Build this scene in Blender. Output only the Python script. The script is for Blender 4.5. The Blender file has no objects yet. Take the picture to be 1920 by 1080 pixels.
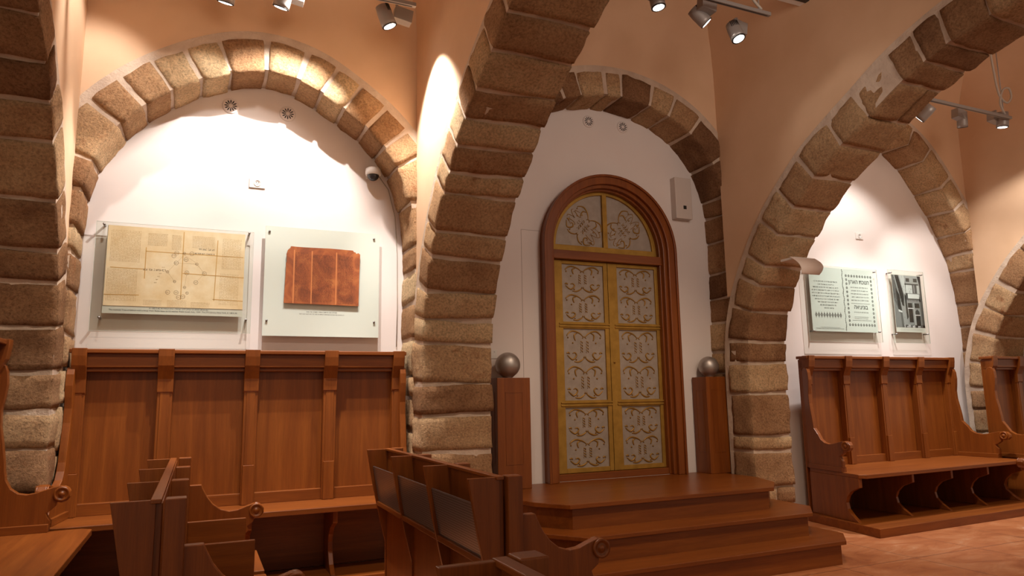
import bpy, bmesh, math, random
from mathutils import Vector, Matrix, noise
C = bpy.context.scene
COL = C.collection
PI = math.pi
# ---------------------------------------------------------------- camera, world, exposure
cam = bpy.data.cameras.new('camera'); co = bpy.data.objects.new('camera', cam); COL.objects.link(co)
cam.lens = 1312/1920*36; cam.sensor_width = 36; cam.clip_start = .05
rt = Vector((0.91409491, -0.40516864, -0.01639721)); up = Vector((-0.04666838, -0.14528398, 0.98828874)); fw = Vector((0.40280586, 0.90262447, 0.15171191))
mw = Matrix((rt, up, -fw)).transposed().to_4x4(); mw.translation = (0, 0, 1.4)
co.matrix_world = mw; C.camera = co
C.view_settings.view_transform = 'Standard'; C.view_settings.look = 'None'
C.view_settings.exposure = 0.0; C.view_settings.gamma = 1; C.view_settings.use_curve_mapping = False
C.cycles.max_bounces = 8; C.cycles.diffuse_bounces = 4; C.cycles.glossy_bounces = 3; C.cycles.transparent_max_bounces = 12
C.cycles.use_denoising = True
w = bpy.data.worlds.new('world'); C.world = w; w.use_nodes = True
w.node_tree.nodes['Background'].inputs[0].default_value = (1.0, .74, .54, 1)
w.node_tree.nodes['Background'].inputs[1].default_value = .52

def spot(name, loc, target, power, angle, blend=.5, size=.04, color=(1, .93, .88)):
    l = bpy.data.lights.new(name, 'SPOT'); l.energy = power; l.spot_size = math.radians(angle); l.spot_blend = blend
    l.shadow_soft_size = size; l.color = color
    o = bpy.data.objects.new(name, l); COL.objects.link(o); o.location = loc
    o.rotation_euler = (Vector(target)-Vector(loc)).to_track_quat('-Z', 'Y').to_euler()
    return o
# unseen spots: track lamps inferred above the frame, and soft fill added for bounce
spot('spot_light', (-.45, 4.9, 4.8), (-1.0, 5.6, 3.4), 110, 70, .6)
spot('spot_light', (-.2, 3.6, 4.5), (-1.35, 3.9, 3.9), 60, 70, .8)
spot('spot_light', (.82, 5.08, 4.60), (-.05, 6.19, 2.1), 330, 84, .5, .015)
spot('spot_light', (.3, 4.75, 4.85), (.35, 5.72, .4), 420, 50, .7, .04)
spot('spot_light', (7.2, 5.1, 4.72), (7.6, 6.19, 1.8), 190, 80, .6, .05)
spot('spot_light', (7.3, 4.98, 4.85), (7.5, 5.55, .6), 470, 62, .6, .04)
spot('spot_light', (8.6, 4.3, 4.7), (9.0, 6.0, 1.6), 170, 70, .5, .04)
spot('spot_light', (3.4, 2.6, 4.7), (3.95, 5.0, .7), 330, 66, .8, .25, (1, .78, .58))  # this and the following warm spots are added room fill
spot('spot_light', (.8, 2.6, 4.7), (.8, 4.2, .8), 170, 80, .8, .10, (1, .82, .66))
spot('spot_light', (6.0, 3.0, 4.7), (6.6, 4.0, 0), 300, 75, .8, .10, (1, .84, .68))
spot('spot_light', (-.5, 2.6, 4.5), (-.9, 5.0, .5), 190, 60, .8, .08, (1, .85, .68))
spot('spot_light', (.6, .6, 3.6), (.3, 5.6, 5.0), 170, 46, 1, .8, (1, .80, .60))  # upward fill added to brighten the left vault
spot('spot_light', (3.6, .9, 4.1), (3.9, 6.0, 4.0), 210, 74, 1, .7, (1, .84, .72))  # added soft fill, stands in for bounce on the upper ark bay
spot('spot_light', (6.9, 1.0, 4.1), (7.0, 5.8, 4.7), 240, 74, 1, .7, (1, .82, .68))  # same added bounce fill for the right bay vault
spot('spot_light', (3.2, 2.9, 3.9), (5.1, 4.3, 4.3), 22, 100, 1, .5, (1, .84, .72))

# ---------------------------------------------------------------- materials
def nt(name):
    m = bpy.data.materials.new(name); m.use_nodes = True
    n = m.node_tree.nodes; b = n['Principled BSDF']; return m, n, m.node_tree.links, b
def simple(name, col, rough=.5, metal=0, **k):
    m, n, l, b = nt(name); b.inputs['Base Color'].default_value = (*col, 1)
    b.inputs['Roughness'].default_value = rough; b.inputs['Metallic'].default_value = metal
    for a, v in k.items(): b.inputs[a.replace('_', ' ')].default_value = v
    return m
def ramp(n, stops):
    r = n.new('ShaderNodeValToRGB'); e = r.color_ramp.elements
    e[0].position, e[0].color = stops[0][0], (*stops[0][1], 1); e[1].position, e[1].color = stops[-1][0], (*stops[-1][1], 1)
    for p, c in stops[1:-1]:
        q = e.new(p); q.color = (*c, 1)
    return r
def tex(n, l, scale, detail=4, vec=None, rough=.55, dist=0):
    t = n.new('ShaderNodeTexNoise'); t.inputs['Scale'].default_value = scale; t.inputs['Detail'].default_value = detail
    t.inputs['Roughness'].default_value = rough; t.inputs['Distortion'].default_value = dist
    if vec is not None: l.new(vec, t.inputs['Vector'])
    return t
def objco(n, l, scale=(1, 1, 1), world=False):
    c = n.new('ShaderNodeTexCoord'); mp = n.new('ShaderNodeMapping'); mp.inputs['Scale'].default_value = scale
    if world:
        g = n.new('ShaderNodeNewGeometry'); l.new(g.outputs['Position'], mp.inputs['Vector'])
    else: l.new(c.outputs['Object'], mp.inputs['Vector'])
    return mp.outputs['Vector']
def bump(n, l, b, h, strength, dist, prev=None):
    k = n.new('ShaderNodeBump'); k.inputs['Strength'].default_value = strength; k.inputs['Distance'].default_value = dist
    l.new(h, k.inputs['Height'])
    if prev: l.new(prev, k.inputs['Normal'])
    l.new(k.outputs['Normal'], b.inputs['Normal']); return k.outputs['Normal']
def wood(name, axis, base=1.0, rough=.38):
    m, n, l, b = nt(name)
    s = [9, 9, 9]; s['xyz'.index(axis)] = .55
    v = objco(n, l, s); v2 = objco(n, l, [q*(12 if q > 1 else 5) for q in s])
    t = tex(n, l, 1.6, 5, v, .55, .9); t2 = tex(n, l, 3, 3, v2, .6, .2)
    r = ramp(n, [(.2, (.15*base, .036*base, .0045*base)), (.5, (.21*base, .055*base, .0072*base)), (.8, (.28*base, .081*base, .011*base))])
    l.new(t.outputs['Fac'], r.inputs[0])
    mx = n.new('ShaderNodeMix'); mx.data_type = 'RGBA'; mx.blend_type = 'MULTIPLY'; mx.inputs[0].default_value = .55
    r2 = ramp(n, [(.35, (.74, .70, .66)), (.62, (1.05, 1.05, 1.05))]); l.new(t2.outputs['Fac'], r2.inputs[0])
    l.new(r.outputs[0], mx.inputs[6]); l.new(r2.outputs[0], mx.inputs[7]); l.new(mx.outputs[2], b.inputs['Base Color'])
    b.inputs['Roughness'].default_value = rough
    b.inputs['Specular IOR Level'].default_value = .4; b.inputs['Coat Weight'].default_value = .06; b.inputs['Coat Roughness'].default_value = .25
    bump(n, l, b, t2.outputs['Fac'], .12, .002)
    return m
WX, WY, WZ = wood('cherry_wood_x', 'x'), wood('cherry_wood_y', 'y'), wood('cherry_wood_z', 'z')
WS = wood('stair_wood', 'x', .95, .34)
def stone_mat():
    m, n, l, b = nt('kurkar_stone')
    at = n.new('ShaderNodeAttribute'); at.attribute_name = 'tone'
    sp = n.new('ShaderNodeSeparateColor'); l.new(at.outputs['Color'], sp.inputs[0])
    v = objco(n, l, world=True)
    big = tex(n, l, 3.2, 5, v, .6, .3); mid = tex(n, l, 55, 6, v, .72); fine = tex(n, l, 190, 4, v, .7)
    add = n.new('ShaderNodeMath'); add.operation = 'MULTIPLY_ADD'; add.inputs[1].default_value = .75; 
    l.new(big.outputs['Fac'], add.inputs[0]); l.new(sp.outputs[0], add.inputs[2])
    sub = n.new('ShaderNodeMath'); sub.operation = 'SUBTRACT'; sub.inputs[1].default_value = .37; l.new(add.outputs[0], sub.inputs[0])
    r = ramp(n, [(.0, (.23, .115, .06)), (.25, (.41, .225, .115)), (.5, (.57, .34, .18)), (.75, (.70, .465, .26)), (1, (.84, .62, .37))])
    l.new(sub.outputs[0], r.inputs[0])
    # rusty orange patches
    r3 = ramp(n, [(.56, (0, 0, 0)), (.70, (1, 1, 1))]); big2 = tex(n, l, 5.5, 6, v, .7, .4); l.new(big2.outputs['Fac'], r3.inputs[0])
    mo = n.new('ShaderNodeMix'); mo.data_type = 'RGBA'; mu = n.new('ShaderNodeMath'); mu.operation = 'MULTIPLY'
    l.new(r3.outputs[0], mu.inputs[0]); l.new(sp.outputs[1], mu.inputs[1]); l.new(mu.outputs[0], mo.inputs[0])
    l.new(r.outputs[0], mo.inputs[6]); mo.inputs[7].default_value = (.42, .19, .085, 1)
    mx = n.new('ShaderNodeMix'); mx.data_type = 'RGBA'; mx.blend_type = 'MULTIPLY'; mx.inputs[0].default_value = 1
    r2 = ramp(n, [(.30, (.50, .47, .45)), (.5, (.93, .92, .91)), (.70, (1.22, 1.22, 1.2))]); l.new(mid.outputs['Fac'], r2.inputs[0])
    l.new(mo.outputs[2], mx.inputs[6]); l.new(r2.outputs[0], mx.inputs[7])
    l.new(mx.outputs[2], b.inputs['Base Color'])
    b.inputs['Roughness'].default_value = .95; b.inputs['Specular IOR Level'].default_value = .1
    p = bump(n, l, b, mid.outputs['Fac'], 1.0, .028); bump(n, l, b, fine.outputs['Fac'], .6, .008, p)
    return m
STONE = stone_mat()
def rough_mat(name, c1, c2, sc, bs, bd, rough=.9):
    m, n, l, b = nt(name); v = objco(n, l, world=True)
    t = tex(n, l, sc, 5, v, .55); r = ramp(n, [(.3, c1), (.7, c2)]); l.new(t.outputs['Fac'], r.inputs[0]); l.new(r.outputs[0], b.inputs['Base Color'])
    t2 = tex(n, l, sc*9, 4, v); p = bump(n, l, b, t.outputs['Fac'], bs, bd*4); bump(n, l, b, t2.outputs['Fac'], bs, bd, p)
    b.inputs['Roughness'].default_value = rough; b.inputs['Specular IOR Level'].default_value = .2; return m
MORTAR = rough_mat('mortar', (.47, .36, .28), (.62, .50, .39), 7, .5, .01)
PLASTER = rough_mat('salmon_plaster', (.64, .43, .27), (.72, .50, .33), 1.6, .15, .004, .8)
WHITE = rough_mat('white_plaster', (.76, .68, .64), (.80, .73, .69), 1.2, .12, .004, .7)
def floor_mat():
    m, n, l, b = nt('terracotta_floor'); v = objco(n, l, (1, 2.2, 1), True)
    t = tex(n, l, 1.7, 7, v, .65, 1.2); r = ramp(n, [(.32, (.27, .08, .026)), (.5, (.38, .135, .048)), (.62, (.44, .19, .085)), (.74, (.54, .37, .27))])
    l.new(t.outputs['Fac'], r.inputs[0])
    v2 = objco(n, l, (1, 1, 1), True); sx = n.new('ShaderNodeSeparateXYZ'); l.new(v2, sx.inputs[0])
    # sawn joints across the slabs
    def joint(sock, per, off):
        a = n.new('ShaderNodeMath'); a.operation = 'ADD'; a.inputs[1].default_value = off; l.new(sock, a.inputs[0])
        p = n.new('ShaderNodeMath'); p.operation = 'PINGPONG'; p.inputs[1].default_value = per/2; l.new(a.outputs[0], p.inputs[0])
        c = n.new('ShaderNodeMath'); c.operation = 'LESS_THAN'; c.inputs[1].default_value = .004; l.new(p.outputs[0], c.inputs[0]); return c.outputs[0]
    j1, j2 = joint(sx.outputs[0], .8, .05), joint(sx.outputs[1], 1.6, .55)
    mxx = n.new('ShaderNodeMath'); mxx.operation = 'MAXIMUM'; l.new(j1, mxx.inputs[0]); l.new(j2, mxx.inputs[1])
    mx = n.new('ShaderNodeMix'); mx.data_type = 'RGBA'; l.new(mxx.outputs[0], mx.inputs[0]); l.new(r.outputs[0], mx.inputs[6]); mx.inputs[7].default_value = (.10, .035, .018, 1)
    l.new(mx.outputs[2], b.inputs['Base Color']); b.inputs['Roughness'].default_value = .42
    bump(n, l, b, t.outputs['Fac'], .15, .01); return m
FLOOR = floor_mat()
GOLD = rough_mat('gilded_wood', (.30, .165, .03), (.44, .25, .05), 9, .2, .002, .45)
GOLD.node_tree.nodes['Principled BSDF'].inputs['Metallic'].default_value = .35
BRASS = simple('brass_inlay', (.34, .18, .03), .4, .45)
PEWTER = rough_mat('pewter_panel', (.31, .26, .215), (.39, .33, .275), 14, .25, .002, .5)
PEWTER.node_tree.nodes['Principled BSDF'].inputs['Metallic'].default_value = .25
SILVER = simple('brushed_silver', (.45, .41, .38), .46, .85)
GREY = simple('grey_lamp_body', (.30, .27, .25), .45, .3)
BLACK = simple('black_plastic', (.02, .02, .02), .3)
WPL = simple('white_plastic', (.75, .72, .68), .35)
CABLE = simple('grey_cable', (.42, .36, .3), .6)
STEEL = simple('steel', (.30, .29, .28), .3, .8)
DARK = simple('dark_gap', (.02, .012, .01), .8)
def glass_mat():
    m = bpy.data.materials.new('clear_glass'); m.use_nodes = True; n = m.node_tree.nodes; l = m.node_tree.links; n.clear()
    o = n.new('ShaderNodeOutputMaterial'); mi = n.new('ShaderNodeMixShader'); t = n.new('ShaderNodeBsdfTransparent'); g = n.new('ShaderNodeBsdfGlossy'); f = n.new('ShaderNodeLayerWeight')
    t.inputs[0].default_value = (.93, .96, .94, 1); g.inputs['Roughness'].default_value = .03; f.inputs[0].default_value = .12; k = n.new('ShaderNodeMath'); k.operation = 'MULTIPLY_ADD'; k.inputs[1].default_value = .10; k.inputs[2].default_value = .03; l.new(f.outputs['Facing'], k.inputs[0])
    l.new(k.outputs[0], mi.inputs[0]); l.new(t.outputs[0], mi.inputs[1]); l.new(g.outputs[0], mi.inputs[2]); l.new(mi.outputs[0], o.inputs[0]); return m
GLASS = glass_mat()
FROST = simple('pale_green_acrylic', (.60, .66, .59), .25)
EDGE = simple('glass_edge', (.52, .58, .52), .2)
PALE = simple('pale_print', (.70, .74, .72), .3)
def emit(name, col, s):
    m, n, l, b = nt(name); b.inputs['Emission Color'].default_value = (*col, 1); b.inputs['Emission Strength'].default_value = s; b.inputs['Base Color'].default_value = (.8, .8, .8, 1); return m
LENS = emit('lit_lens', (1, .96, .9), 5.5)
def attr_mat(name, rough=.6):
    m, n, l, b = nt(name); a = n.new('ShaderNodeAttribute'); a.attribute_name = 'tone'; l.new(a.outputs['Color'], b.inputs['Base Color']); b.inputs['Roughness'].default_value = rough; return m
PRINT = attr_mat('printed_ink')
def parchment():
    m, n, l, b = nt('parchment'); v = objco(n, l)
    t = tex(n, l, 5, 6, v, .6); r = ramp(n, [(.3, (.70, .50, .27)), (.55, (.80, .63, .40)), (.75, (.85, .72, .52))]); l.new(t.outputs['Fac'], r.inputs[0])
    l.new(r.outputs[0], b.inputs['Base Color']); b.inputs['Roughness'].default_value = .7; return m
PARCH = parchment()
def leather():
    m, n, l, b = nt('brown_leather_page'); v = objco(n, l, (1, 1, 1))
    t = tex(n, l, 7, 6, v, .6, 1.0); r = ramp(n, [(.3, (.17, .045, .015)), (.5, (.32, .085, .022)), (.7, (.45, .15, .04))]); l.new(t.outputs['Fac'], r.inputs[0])
    l.new(r.outputs[0], b.inputs['Base Color']); b.inputs['Roughness'].default_value = .55; return m
LEATHER = leather()
def mesh_panel():
    m, n, l, b = nt('perforated_panel'); v = objco(n, l, (1, 1, 1))
    sx = n.new('ShaderNodeSeparateXYZ'); l.new(v, sx.inputs[0])
    def pp(s):
        p = n.new('ShaderNodeMath'); p.operation = 'PINGPONG'; p.inputs[1].default_value = .006; l.new(s, p.inputs[0]); return p.outputs[0]
    a, c = pp(sx.outputs[1]), pp(sx.outputs[2])
    q = n.new('ShaderNodeMath'); q.operation = 'MULTIPLY'; l.new(a, q.inputs[0]); l.new(c, q.inputs[1])
    g = n.new('ShaderNodeMath'); g.operation = 'GREATER_THAN'; g.inputs[1].default_value = .0000105; l.new(q.outputs[0], g.inputs[0])
    mx = n.new('ShaderNodeMix'); mx.data_type = 'RGBA'; l.new(g.outputs[0], mx.inputs[0]); mx.inputs[6].default_value = (.24, .21, .21, 1); mx.inputs[7].default_value = (.035, .02, .015, 1)
    l.new(mx.outputs[2], b.inputs['Base Color']); b.inputs['Roughness'].default_value = .3; b.inputs['Metallic'].default_value = .35; return m
PERF = mesh_panel()

# ---------------------------------------------------------------- mesh helpers
def tag(o, label=None, cat=None, group=None, kind=None):
    if label: o['label'] = label
    if cat: o['category'] = cat
    if group: o['group'] = group
    if kind: o['kind'] = kind
    return o
def thing(name, label, cat, loc=(0, 0, 0), rz=0, group=None):
    o = bpy.data.objects.new(name, None); COL.objects.link(o); o.location = loc; o.rotation_euler = (0, 0, rz); o.empty_display_size = .1
    return tag(o, label, cat, group)
class MB:
    def __init__(s): s.v = []; s.f = []; s.mi = []; s.col = []; s.sm = []
    def add(s, vs, fs, mi=0, col=None, smooth=False, M=None):
        o = len(s.v)
        s.v += [tuple(M @ Vector(v)) for v in vs] if M is not None else [tuple(v) for v in vs]
        for f in fs: s.f.append([o+i for i in f]); s.mi.append(mi); s.col.append(col); s.sm.append(smooth)
        return s
    def box(s, a, b, mi=0, col=None, M=None):
        x0, y0, z0 = a; x1, y1, z1 = b
        return s.add([(x0, y0, z0), (x1, y0, z0), (x1, y1, z0), (x0, y1, z0), (x0, y0, z1), (x1, y0, z1), (x1, y1, z1), (x0, y1, z1)],
                     [(0, 3, 2, 1), (4, 5, 6, 7), (0, 1, 5, 4), (1, 2, 6, 5), (2, 3, 7, 6), (3, 0, 4, 7)], mi, col, M=M)
    def hexa(s, p, mi=0):
        return s.add(p, [(0, 3, 2, 1), (4, 5, 6, 7), (0, 1, 5, 4), (1, 2, 6, 5), (2, 3, 7, 6), (3, 0, 4, 7)], mi)
    def prism(s, poly, plane, a, b, mi=0, col=None, M=None, smooth=False):
        # poly 2D; plane 'xz' extruded along y, 'yz' along x, 'xy' along z
        def P(p, t): return {'xz': (p[0], t, p[1]), 'yz': (t, p[0], p[1]), 'xy': (p[0], p[1], t)}[plane]
        n = len(poly); vs = [P(p, a) for p in poly]+[P(p, b) for p in poly]
        s.add(vs, [list(range(n)), list(range(2*n-1, n-1, -1))]+[(i, i+n, (i+1) % n+n, (i+1) % n) for i in range(n)], mi, col, M=M)
        return s
    def tube(s, pts, r, seg=8, mi=0, cap=True, M=None, col=None):
        pts = [Vector(p) for p in pts]; rings = []; n = len(pts); rr = r if isinstance(r, (list, tuple)) else [r]*n
        ref = None
        for i, p in enumerate(pts):
            d = (pts[min(i+1, n-1)]-pts[max(i-1, 0)]).normalized()
            if ref is None or abs(ref.dot(d)) > .98: ref = Vector((0, 0, 1)) if abs(d.z) < .9 else Vector((1, 0, 0))
            u = d.cross(ref).normalized(); v = u.cross(d).normalized(); ref = v
            rings.append([p+u*math.cos(2*PI*k/seg)*rr[i]+v*math.sin(2*PI*k/seg)*rr[i] for k in range(seg)])
        vs = [q for g in rings for q in g]; fs = [(i*seg+k, i*seg+(k+1) % seg, (i+1)*seg+(k+1) % seg, (i+1)*seg+k) for i in range(n-1) for k in range(seg)]
        if cap: fs += [list(range(seg-1, -1, -1)), [(n-1)*seg+k for k in range(seg)]]
        return s.add(vs, fs, mi, col, True, M)
    def lathe(s, prof, seg=24, mi=0, M=None):
        n = len(prof); vs = [(r*math.cos(2*PI*k/seg), r*math.sin(2*PI*k/seg), z) for r, z in prof for k in range(seg)]
        fs = [(i*seg+k, i*seg+(k+1) % seg, (i+1)*seg+(k+1) % seg, (i+1)*seg+k) for i in range(n-1) for k in range(seg)]
        fs += [list(range(seg-1, -1, -1)), [(n-1)*seg+k for k in range(seg)]]
        return s.add(vs, fs, mi, None, True, M)
    def build(s, name, mats, parent=None, bevel=0, label=None, smooth=None):
        me = bpy.data.meshes.new(name); me.from_pydata(s.v, [], s.f); me.validate()
        if not isinstance(mats, (list, tuple)): mats = [mats]
        for m in mats: me.materials.append(m)
        if len(me.polygons) == len(s.mi):
            me.polygons.foreach_set('material_index', s.mi)
            me.polygons.foreach_set('use_smooth', [bool(q) if smooth is None else smooth for q in s.sm])
        if any(c is not None for c in s.col) and len(me.polygons) == len(s.col):
            a = me.color_attributes.new('tone', 'FLOAT_COLOR', 'CORNER'); buf = []
            for p, c in zip(me.polygons, s.col):
                c = c if c is not None else (.5, .5, .5)
                buf += [c[0], c[1], c[2], 1.0]*p.loop_total
            a.data.foreach_set('color', buf)
        bm = bmesh.new(); bm.from_mesh(me); bmesh.ops.recalc_face_normals(bm, faces=bm.faces) if len(s.f) < 60000 else None
        bm.to_mesh(me); bm.free(); me.update()
        o = bpy.data.objects.new(name, me); COL.objects.link(o)
        if parent: o.parent = parent
        if bevel:
            b = o.modifiers.new('bevel', 'BEVEL'); b.width = bevel; b.segments = 2; b.limit_method = 'ANGLE'; b.angle_limit = math.radians(40)
        if label: o['label'] = label
        return o
def struct(o): o['kind'] = 'structure'; return o
def spline(pts, k=6):
    P = [Vector(p) for p in pts]; out = []
    for i in range(len(P)-1):
        a, b, c, d = P[max(i-1, 0)], P[i], P[i+1], P[min(i+2, len(P)-1)]
        for j in range(k):
            t = j/k
            out.append(.5*((2*b)+(c-a)*t+(2*a-5*b+4*c-d)*t*t+(3*b-a-3*c+d)*t**3))
    out.append(P[-1]); return out
def copy_tree(o, parent=None):
    c = o.copy(); COL.objects.link(c)
    if parent: c.parent = parent
    for ch in list(o.children): copy_tree(ch, c)
    return c

# ---------------------------------------------------------------- shell: floor, walls, vaults
W = 6.19       # white recess walls
F = 5.80       # face of the wall arches
MB().box((-5, -3.2, -.1), (16, 6.6, 0)).build('floor', FLOOR)['kind'] = 'structure'
# bay profiles (inner edge of each wall arch): list of (x, z), left foot to right foot
def bay_curve(xl, xr, pts): return spline([(xl, 0), (xl, .9), (xl, 1.8)]+pts+[(xr, 1.8), (xr, .9), (xr, 0)], 6)
LB = bay_curve(-.88, 1.66, [(-.88, 2.6), (-.83, 3.05), (-.70, 3.38), (-.48, 3.65), (-.2, 3.87), (.12, 4.04), (.40, 4.10), (.7, 4.05), (.98, 3.90), (1.27, 3.69), (1.48, 3.45), (1.61, 3.15), (1.66, 2.7)])
DB = bay_curve(2.32, 5.17, [(2.32, 2.6), (2.40, 3.3), (2.62, 3.83), (3.0, 4.2), (3.4, 4.38), (3.75, 4.44), (4.1, 4.42), (4.45, 4.32), (4.78, 4.12), (5.05, 3.8), (5.18, 3.35), (5.2, 2.7)])
RB = bay_curve(5.62, 9.42, [(5.62, 2.6), (5.75, 3.3), (6.1, 3.9), (6.6, 4.4), (7.1, 4.65), (7.5, 4.72), (7.9, 4.65), (8.35, 4.42), (8.7, 4.07), (9.09, 3.52), (9.32, 2.95), (9.42, 2.3)])
SB = bay_curve(9.87, 13.0, [(9.87, 2.6), (10.0, 3.3), (10.5, 4.0), (11.4, 4.5), (12.3, 4.0), (12.85, 3.3), (13, 2.6)])
TP_half = [(5.56, 0), (5.56, .8), (5.56, 1.5), (5.535, 1.9), (5.46, 2.2), (5.34, 2.45), (5.15, 2.75), (4.94, 3.0), (4.72, 3.2), (4.5, 3.38), (4.22, 3.54), (3.93, 3.69), (3.6, 3.86), (3.25, 3.98), (2.95, 4.04), (2.6, 4.07)]
def transverse(half): return spline(half+[(5.2-y, z) for y, z in reversed(half[:-1])], 5)
TP = transverse(TP_half)
D_half = [(y+.2*max(0, min(1, (3.0-z)/1.5)), z) for y, z in TP_half]
TPD = transverse(D_half)

def arclen(cur):
    s = [0]
    for a, b in zip(cur, cur[1:]): s.append(s[-1]+(b-a).length)
    return s
def at(cur, S, s, t, side):
    s = max(0, min(S[-1]-1e-6, s)); lo = 0
    import bisect
    i = min(len(S)-2, max(0, bisect.bisect_right(S, s)-1))
    f = (s-S[i])/(S[i+1]-S[i]); p = cur[i].lerp(cur[i+1], f)
    a = cur[max(0, i-1)]; b = cur[min(len(cur)-1, i+2)]
    d = (b-a).normalized(); n = Vector((-d.y, d.x))*side
    return p+n*t
def nearest(cur, S, q):
    q = Vector(q); return min(((c-q).length, s) for c, s in zip(cur, S))[1]

def stone_arch(name, cur, side, u0, u1, thick, joints, mapf, seed, smax=None, smin=0, tone=.5, rough=.0105, split=.0, tstep=.045, band=.065):
    """voussoirs and pier courses along a curve, each a rounded rough block on a mortar core"""
    rnd = random.Random(seed); S = arclen(cur); L = smax or S[-1]
    js = sorted(set([round(j, 3) for j in joints]))
    js = [j for j in js if smin < j < L]; full = [smin]
    def fill(a, b):
        out = []; n = max(1, round((b-a)/.27)); 
        for k in range(1, n): out.append(a+(b-a)*k/n+rnd.uniform(-.06, .06))
        return out
    pts = [smin]+js+[L]; full = []
    for a, b in zip(pts, pts[1:]):
        full.append(a)
        if b-a > .45: full += fill(a, b)
    full.append(L)
    mb = MB()
    # mortar core
    n = max(12, int((L-smin)/.08)); ins = .011
    ring = [(u0+ins, ins), (u1-ins, ins), (u1-ins, thick+band), (u0+ins, thick+band)]; vs = []; fs = []
    for i in range(n+1):
        s = smin+(L-smin)*i/n
        for u, t in ring:
            p = at(cur, S, s, t, side); q = Vector(mapf(u, p)); vs.append(q)
    for i in range(n):
        for k in range(4): fs.append((i*4+k, i*4+(k+1) % 4, (i+1)*4+(k+1) % 4, (i+1)*4+k))
    fs += [(3, 2, 1, 0), (n*4, n*4+1, n*4+2, n*4+3)]
    mb.add(vs, fs, 1, (.5, 0, 0))
    for a, b in zip(full, full[1:]):
        if b-a < .06: continue
        us = [(u0, u1)]
        if rnd.random() < split and u1-u0 > .4:
            m = u0+(u1-u0)*rnd.uniform(.35, .7); us = [(u0, m), (m, u1)]
        for ua, ub in us:
            gap = .0115
            hu, hs, ht = (ub-ua)/2+(.004 if len(us) == 1 else -.01), (b-a)/2-gap, thick/2
            cu, cs, ct = (ua+ub)/2, (a+b)/2, thick/2
            proud = rnd.uniform(.004, .015)
            r = min(.017, hs*.6); tcol = (max(0, min(1, tone+rnd.uniform(-.42, .34))), 1.0 if rnd.random() < .3 else rnd.uniform(0, .35), 0)
            tl = rnd.uniform(-.3, .3); seedv = Vector((rnd.uniform(0, 50), rnd.uniform(0, 50), 0))
            nu, ns, nn = [max(3, int(2*h/tstep)) for h in (hu, hs, ht)]
            grid = {}
            def vert(i, j, k):
                key = (i, j, k)
                if key in grid: return grid[key]
                l = Vector(((2*i/nu-1)*hu, (2*j/ns-1)*hs, (2*k/nn-1)*ht))
                inner = Vector((max(-hu+r, min(hu-r, l.x)), max(-hs+r, min(hs-r, l.y)), max(-ht+r, min(ht-r, l.z))))
                d = l-inner
                if d.length > 1e-6: l = inner+d.normalized()*r; nrm = d.normalized()
                else: nrm = Vector(((l.x/hu) if abs(l.x) >= hu-1e-5 else 0, (l.y/hs) if abs(l.y) >= hs-1e-5 else 0, (l.z/ht) if abs(l.z) >= ht-1e-5 else 0))
                pn = l*3.2+seedv
                dis = noise.noise(pn)*rough*1.7+noise.noise(l*11+seedv)*rough*1.1+noise.noise(l*27+seedv)*rough*.5
                wob = noise.noise(Vector((l.x*3.5, 0, l.z*3.5))+seedv)*.012
                s_ = cs+l.y+nrm.y*dis*.4+wob*(1 if abs(l.y) > hs*.5 else 0)+tl*l.x*.12
                t_ = ct+l.z+nrm.z*dis-(proud if k == 0 else 0); u_ = cu+l.x+nrm.x*dis
                q = Vector(mapf(u_, at(cur, S, s_, t_, side)))
                grid[key] = len(vsb); vsb.append(q); return grid[key]
            vsb = []; fsb = []
            for i in range(nu):
                for j in range(ns):
                    fsb += [(vert(i, j, 0), vert(i, j+1, 0), vert(i+1, j+1, 0), vert(i+1, j, 0)), (vert(i, j, nn), vert(i+1, j, nn), vert(i+1, j+1, nn), vert(i, j+1, nn))]
            for i in range(nu):
                for k in range(nn):
                    fsb += [(vert(i, 0, k), vert(i+1, 0, k), vert(i+1, 0, k+1), vert(i, 0, k+1)), (vert(i, ns, k), vert(i, ns, k+1), vert(i+1, ns, k+1), vert(i+1, ns, k))]
            for j in range(ns):
                for k in range(nn):
                    fsb += [(vert(0, j, k), vert(0, j, k+1), vert(0, j+1, k+1), vert(0, j+1, k)), (vert(nu, j, k), vert(nu, j+1, k), vert(nu, j+1, k+1), vert(nu, j, k+1))]
            mb.add(vsb, fsb, 0, tcol, True)
    o = mb.build(name, [STONE, MORTAR]); o['kind'] = 'structure'; return o
def tj(cur, zs):
    S = arclen(cur); half = len(cur)//2; out = []
    for z in zs: out.append(min((abs(c.y-z), s) for c, s in list(zip(cur, S))[:half])[1])
    return out
mapT = lambda u, p: (u, p.x, p.y)          # curve in (y, z), u = x
mapW = lambda u, p: (p.x, u, p.y)          # curve in (x, z), u = y
tr = {}
# transverse arches run across the room: A, B, C, D
stone_arch('trim_1', TP, -1, -1.56, -.89, .29, tj(TP, [3.59, 3.35, 3.02, 2.7, 2.4, 2.18, 1.88, 1.57, 1.16, .82, .5, .25]), mapT, 11, tone=.38)
stone_arch('trim_2', TP, -1, 1.66, 2.28, .28, tj(TP, [3.80, 3.65, 3.52, 3.39, 3.25, 3.1, 2.93, 2.72, 2.5, 2.26, 2.02, 1.8, 1.53, 1.28, .95, .62, .3]), mapT, 5, tone=.58)
stone_arch('trim_3', TP, -1, 5.09, 5.60, .29, tj(TP, [4.0, 3.93, 3.85, 3.7, 3.55, 3.34, 3.11, 2.89, 2.66, 2.46, 2.18, 1.93, 1.65, 1.38, 1.02, .81, .5, .25]), mapT, 23, tone=.58, split=.15)
stone_arch('trim_4', TPD, -1, 9.25, 9.88, .28, tj(TPD, [3.6, 3.2, 2.9, 2.6, 2.3, 2.0, 1.7, 1.4]), mapT, 31, tone=.52)
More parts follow.
